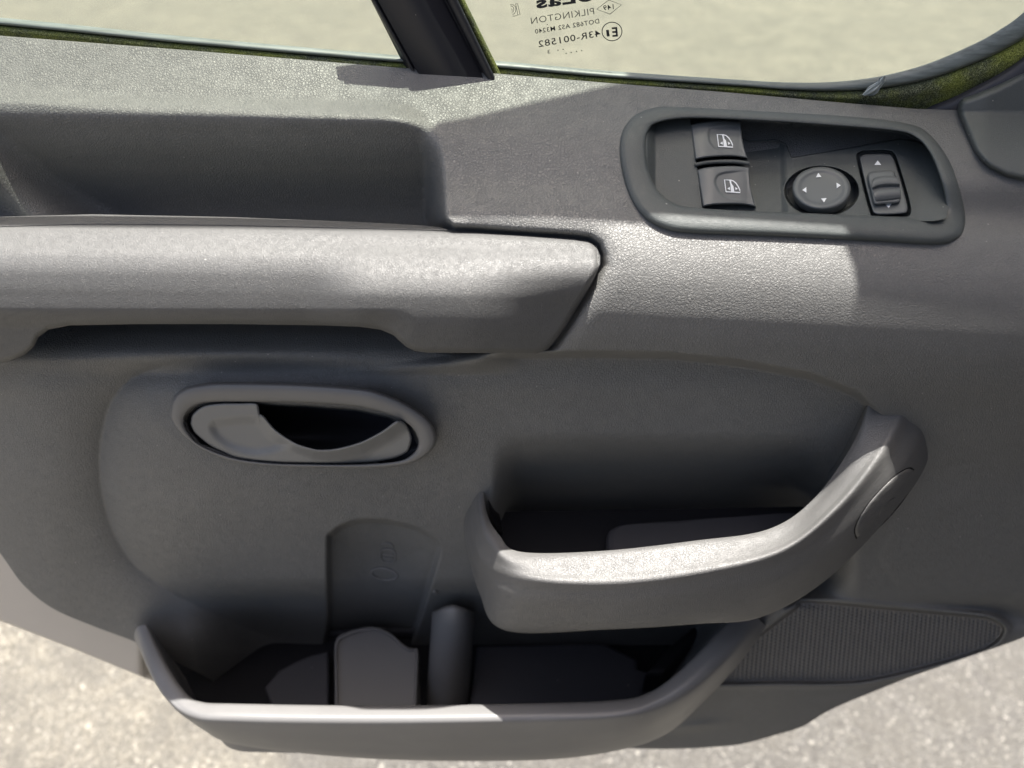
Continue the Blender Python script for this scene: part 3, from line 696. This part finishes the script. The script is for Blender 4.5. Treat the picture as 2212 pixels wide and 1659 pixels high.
# raised lip round the bottle holder
lipc = spline([(724, 1560), (724, 1470), (724, 1388), (748, 1366), (787, 1355), (813, 1355), (844, 1368), (870, 1391), (888, 1402), (903, 1406), (901, 1470), (897, 1560)], 6)
cpt = A([812, 1480]); rr_ = []
for f_, z_ in ((1.0, -.610), (1.0, -.6025), (.975, -.6015), (.95, -.6015), (.935, -.6060)):
    q = cpt + (lipc - cpt) * f_; rr_.append(Pz(q[:, 0], q[:, 1], z_))
grid('holder_lip', A(rr_), 'smooth', bin2)
slab('bin_mat', [(1030, 1396), (1185, 1390), (1296, 1386), (1312, 1391), (1345, 1407), (1377, 1424), (1380, 1446), (1413, 1456), (1387, 1505), (1360, 1560), (1010, 1560)], .628, .02, 'mat', bin2, .003)
# upright divider column
rows = []
for k, (cx, cy, pc, rad) in enumerate([(979, 1306, .088, .3), (979, 1308, .092, .65), (979, 1313, .0955, .88), (979, 1322, .098, 1), (977, 1360, .100, 1.0), (972, 1440, .106, 1.0), (966, 1530, .113, 1.02), (964, 1560, .115, 1.02)]):
    a_ = np.linspace(-np.pi * .5, np.pi * .5, 30); rows.append(np.stack([cx + 46 * rad * np.sin(a_), cy + 0 * a_ + 10 * (1 - np.cos(a_)) * (k < 3), pc - .022 * (1 - np.cos(a_))], -1))
grid('divider_column', xyp(A(rows)), 'smooth', bin2)
# sloping rib at the left end
slab('bin_rib', [(1395, 1455), (1450, 1390), (1520, 1335), (1560, 1310), (1565, 1330), (1490, 1400), (1430, 1455)], .600, .03, 'dark', bin2, .004)

# moulded bottle and cup pictograms in the hollow
emf = lambda x, y: Pt(x, y, panel_p(x, y) + .0009)
def relief(name, pts, h, parent, wd=3, closed=True):
    c = spline(pts, 5, closed); rows = []
    nrm = np.roll(c, -1, 0) - np.roll(c, 1, 0); nrm = np.stack([-nrm[:, 1], nrm[:, 0]], -1) / (np.linalg.norm(nrm, axis=1, keepdims=True) + 1e-9)
    for o_, k_ in ((-1, -.0006), (-.5, h), (.5, h), (1, -.0006)):
        q = c + nrm * wd * o_; rows.append(np.stack([q[:, 0], q[:, 1], panel_p(q[:, 0], q[:, 1]) + k_], -1))
    return grid(name, xyp(A(rows)), 'leather' if False else 'smooth', parent, closed=closed)
relief('cup_emblem', circ(830, 1241, 28, 12, 16, .15), .0012, bin2, 3.2)
relief('bottle_emblem', [(824, 1188), (851, 1190), (852, 1213), (826, 1211)], .0010, bin2, 2.2)
relief('bottle_emblem', [(826, 1196), (838, 1197), (850, 1198)], .0008, bin2, 1.8, False)
relief('bottle_emblem', [(826, 1204), (838, 1205), (850, 1206)], .0008, bin2, 1.8, False)
relief('bottle_emblem', [(822, 1178), (832, 1173), (845, 1176), (850, 1183)], .0009, bin2, 2, False)
q = circ(940, 1280, 5, 5, 16); rows = [np.stack([940 + (q[:, 0] - 940) * f_, 1280 + (q[:, 1] - 1280) * f_, panel_p(q[:, 0], q[:, 1]) + h_], -1) for f_, h_ in ((1.2, -.001), (1, .0012), (.5, .0018), (.01, .0018))]
grid('trim_pip', xyp(A(rows)), 'smooth', door, closed=True)

# ------------------------------------------------------------------ speaker grille, moulded relief of rows of cells
def spk(dx):
    xs = np.arange(1515, 2180, dx); ys = np.arange(1296, 1480, dx); X, Y = np.meshgrid(xs, ys)
    d = sdf(spk_poly, X, Y)
    u = (X + (Y - 1300) * .10) / 9.4; v_ = Y / 7.0
    cell = (.5 + .5 * np.cos(2*np.pi*u)) * (.60 + .40 * np.cos(2*np.pi*(v_ + .5*np.floor(u + .5))))
    P_ = panel_p(X, Y) + .0022 + .0028 * (cell - .5) * .8 * ss(2, 9, d)
    idx = np.arange(X.size).reshape(X.shape); k = d > -1
    kq = k[:-1, :-1] & k[1:, :-1] & k[1:, 1:] & k[:-1, 1:]
    Q = np.stack([idx[:-1, :-1], idx[1:, :-1], idx[1:, 1:], idx[:-1, 1:]], -1)[kq]; u_, inv = np.unique(Q, return_inverse=True)
    return mesh_np('speaker_grille', Pt(X, Y, P_).reshape(-1, 3)[u_], inv.reshape(-1, 4))
link('speaker_grille', spk(1.55), 'grille', door)

# ------------------------------------------------------------------ painted door shell
sh_top = [(-260, 700), (0, 1000), (200, 1250), (400, 1380), (1000, 1450), (1600, 1450), (2000, 1350), (2470, 1100)]
sh_bot = [(-260, 1236), (0, 1341), (170, 1406), (345, 1478), (600, 1548), (1000, 1580), (1500, 1575), (1750, 1520), (2000, 1420), (2470, 1120.)]
shp = lambda x, y: .058 - .012 * ss(200, -260, x) - .045 * ss(300, 350, x) + 0 * y
G = xyp(columns(sh_top, sh_bot, shp, 8, 40, back=.0, roll=0))[1:-1, 1:-1]
grid('door_shell', np.concatenate([G, G[-1:] + A([0, .001, -.0012]), G[-1:] + A([0, .006, -.002]), G[-1:] + A([0, .045, 0])]), 'paint', door)

# ------------------------------------------------------------------ window: glass, lips, flock, divider, frame
glass = box('window_glass', (-1.0, .010, CAMZ - .25), (.60, .014, CAMZ + .42), 'glass', door)
s0 = [(-260, 14), (0, 38), (200, 58), (400, 79), (700, 106), (880, 121), (1075, 132), (1300, 152), (1590, 172), (1700, 178), (1800, 177), (1900, 165), (2000, 139), (2100, 97), (2160, 64), (2212, 26), (2300, -60), (2400, -190)]
s0 = A(s0)
wd = np.interp(s0[:, 0], [-260, 0, 860, 1590, 1750, 1900, 2000, 2212, 2400], [16, 15, 14, 13, 16, 24, 30, 42, 48])
nrm = np.gradient(s0, axis=0); nrm = np.stack([-nrm[:, 1], nrm[:, 0]], -1); nrm /= np.linalg.norm(nrm, axis=1, keepdims=True)
def off(k, p): q = s0 + nrm * (wd * k)[:, None]; return np.concatenate([q, np.full((len(q), 1), p)], 1)
rub = loft([off(0, -.0100), off(.02, -.0085), off(.25, -.0070), off(.50, -.0058), off(.78, -.0052), off(.98, -.0060), off(1.08, -.0095), off(1.25, -.0095)], 8, 3)
grid('window_lip', xyp(rub), 'rubber', door)
fl = []
for k, p in ((1.05, -.010), (1.18, -.0075), (1.45, -.0060), (1.9, -.0052), (2.5, -.0075), (3.7, -.012)): fl.append(off(k, p))
flk = loft(fl, 8, 3)
flo = grid('flock_strip', xyp(flk), 'flock', door)
# corner frame beside the mirror
cf_o = [(1960, 246, -.016), (2000, 232, -.011), (2050, 214, -.007), (2100, 190, -.005), (2160, 158, -.004), (2212, 122, -.004), (2300, 40, -.004), (2420, -110, -.004)]
cf_m = [(1975, 252, -.010), (2015, 242, -.006), (2060, 226, -.002), (2106, 202, .000), (2166, 170, .001), (2220, 134, .001), (2312, 52, .001), (2440, -100, .001)]
cf_i = [(1990, 275, -.006), (2040, 260, -.002), (2090, 250, .002), (2130, 235, .004), (2200, 200, .006), (2260, 170, .006), (2360, 90, .006), (2500, -60, .006)]
grid('corner_frame', xyp(loft([cf_o, cf_m, cf_i], 8, 6)), 'frame', door)
# window divider: raised band, grooves either side, second ridge and its own flock strip
dv = [((796, -10), (878, 152), -.006), ((802, 0), (886, 150), -.004), ((803.5, 0), (888, 150), .0015), ((811, 0), (894, 150), .002), ((812, 0), (895.5, 151), -.001), ((815, 0), (898, 151), -.001), ((817, 0), (900, 151), .0035),
      ((955, 0), (1038, 158), .0035), ((957, 0), (1040, 158), .000), ((966, 0), (1045, 159), .000), ((968, 0), (1048, 159), .0042), ((977, 0), (1058, 160), .0048), ((986, 0), (1063, 161), .0045), ((989, 0), (1067, 162), .002), ((990, 0), (1068, 162), -.006)]
def dpt(a, b_, n_=24):
    a, b_ = A(a), A(b_); k = np.linspace(-.95, 1.12, n_)[:, None]; return a + (b_ - a) * k
rows = A([np.concatenate([dpt(a, b_), np.full((24, 1), p)], 1) for a, b_, p in dv])
grid('window_divider', xyp(rows.transpose(1, 0, 2)), 'divider', door)
dv2 = [((988, 0), (1066, 161), -.003), ((992, 0), (1070, 159), -.001), ((998, 0), (1075, 158), -.0008), ((1004, 0), (1081, 157), -.004)]
rows = A([np.concatenate([dpt(a, b_), np.full((24, 1), p)], 1) for a, b_, p in dv2])
grid('divider_flock', xyp(rows.transpose(1, 0, 2)), 'flock', door)
# cracked white sealant on the lip
rows = []
for k, (cx, cy, w_) in enumerate([(1910, 166, 2), (1906, 173, 6), (1901, 180, 5), (1894, 187, 8), (1886, 194, 11), (1878, 201, 9), (1866, 206, 3)]):
    a_ = np.linspace(-1, 1, 14); rows.append(np.stack([cx + a_ * w_ + rng.normal(0, 1.3, 14), cy + a_ * w_ * .55 + rng.normal(0, .6, 14), -.0035 + .0016 * (1 - a_**2) + rng.normal(0, .0009, 14)], -1))
M['sealant'] = simple('dried pale sealant', (.48, .52, .50), .6)
grid('dried_sealant', xyp(A(rows)), 'sealant', door)

# mirror base cover
ms_t = [(2068, 236), (2069, 229), (2073, 219), (2080, 212), (2096, 207), (2150, 186), (2212, 154), (2300, 90), (2420, -20)]
ms_b = [(2068, 237), (2073, 255), (2093, 305), (2104, 330), (2118, 348), (2137, 364), (2173, 383), (2212, 392), (2300, 404), (2420, 410)]
def msp(x, y):
    base = p_right(x, np.maximum(y, ytf(x) + 2)); yy = np.clip((y - ytf(x)), -300, 0)
    p = np.maximum(base, 0) * .85 + .010 + yy * .00010
    return p + .004 * ss(2068, 2140, x)
grid('mirror_cover', xyp(columns(ms_t, ms_b, msp, 3, 60, back=.03, roll=16, rolld=.009)), 'bezel', door)

box('door_skin', (-1.0, .020, CAMZ - .60), (.60, .026, CAMZ - .14), 'paint', door)
# unseen upper window frame, its outline shaped to cast sun edges on the trim
van = None
def prism(name, pts, z0, z1, mat, parent):
    n_ = len(pts); V = [(a_, b_, z0) for a_, b_ in pts] + [(a_, b_, z1) for a_, b_ in pts]
    Fc = [tuple(range(n_))[::-1], tuple(range(n_, 2*n_))] + [(i, (i+1) % n_, (i+1) % n_ + n_, i + n_) for i in range(n_)]
    me = bpy.data.meshes.new(name); me.from_pydata(V, [], Fc); me.update(); return link(name, me, mat, parent, smooth=False)
prism('window_frame_blocker', [(-1, -.0165), (.232, -.0165), (.243, -.036), (.60, -.040), (.60, .13), (.21, .12), (.128, .0695), (.026, .034), (.008, .030), (-.018, -.004), (-1, -.004)], CAMZ + .36, CAMZ + .373, 'frame', door)

# ------------------------------------------------------------------ writing on the glass
ink = []      # list of polygons in survey units
def text_polys(body, right, left, up, bold=0):
    cu = bpy.data.curves.new('tmp', 'FONT'); cu.body = body; cu.size = 1; cu.resolution_u = 3; cu.offset = bold; cu.space_character = 1.1
    o = bpy.data.objects.new('tmp', cu); C.objects.link(o)
    me = o.to_mesh(); V = A([v_.co[:2] for v_ in me.vertices]); Fc = [tuple(p_.vertices) for p_ in me.polygons]
    o.to_mesh_clear(); bpy.data.objects.remove(o); bpy.data.curves.remove(cu)
    if not len(V): return
    x0, x1 = V[:, 0].min(), V[:, 0].max(); h = .72
    R, L_, U_ = A(right), A(left), A(up)
    q = R + (L_ - R) * ((V[:, 0] - x0) / (x1 - x0))[:, None] + U_ * (V[:, 1] / h)[:, None]
    for f_ in Fc: ink.append(q[list(f_)])
text_polys('oEas', (1284, 0), (1159, 18), (-3, -25), .035)
text_polys('PILKINGTON', (1284, 30.5), (1148, 52), (-2, -14.5), -.006)
text_polys('DOT682 AS2 M3240', (1295, 50), (1156.6, 73), (-1.5, -10), .008)
text_polys('43R-001582', (1297.6, 78), (1164, 102), (-2, -14), .008)
text_polys('E', (1335, 78), (1323, 79), (-2, -20), .03)
text_polys('1', (1317, 78), (1311, 78.5), (-2, -14), .02)
text_polys('149', (1326, 19.5), (1304, 22.5), (-1.2, -11), .012)
text_polys('3', (1189, 115), (1183, 116), (-.8, -8), 0)
ink += stroke(circ(1322, 68, 21.5, 20, 40), 1.9, True)
ink += stroke([(1315, 0), (1342.4, 10.4), (1317.7, 30.5), (1289, 20)], 1.4, True)
for cx, cy in ((945, 835), (1030, 822), (1080, 887), (1165, 872), (1255, 855), (1340, 843), (765, 408)): ink.append(circ(1082.6 + .1299*cx, .1299*cy, 1.3, 1.3, 8))
kk = lambda pts: [(1082.6 + .1299*a_, .1299*b_) for a_, b_ in pts]
ink += stroke(kk([(240, 62), (272, 58), (315, 245), (280, 250), (262, 170), (240, 62)]), 1.1)
ink += stroke(kk([(150, 78), (200, 80), (235, 110), (245, 150), (240, 195), (215, 230), (185, 240)]), 1.1)
ink += stroke(kk([(155, 100), (185, 105), (208, 130), (212, 165), (200, 195), (178, 205)]), 1.1)
ink += stroke(kk([(165, 145), (185, 155), (180, 180)]), 1.1); ink += stroke(kk([(285, 240), (250, 262), (190, 270)]), 1.1)
tri_mesh('glass_stamp', ink, lambda x, y: Pt(x, y, -.0097), 'ink', glass)
box('window_frame_blocker', (.12, .034, CAMZ + .3545), (.60, .12, CAMZ + .399), 'frame', door)  # unseen box added to keep the sun off the lip's right end
# unseen van body by the hinge, added to darken the trim's right side
van = empty('van_blocker', (0, 0, 0)); van['label'] = 'unseen stand-in van body by the hinge, added to block sky light'; van['category'] = 'van'
pl = [(.70, -.03), (.30, -1.25), (.25, -1.6), (1.2, -3.0), (2.8, -.9)]
prism('cab_blocker', pl, .45, 2.0, 'frame', van); prism('roof_blocker', pl, 2.003, 2.35, 'paint', van); prism('step_blocker', pl, .25, .447, 'frame', van)
for o in bpy.data.objects:
    if o.type == 'MESH' and len(o.data.polygons) == 0: print('EMPTY', o.name)
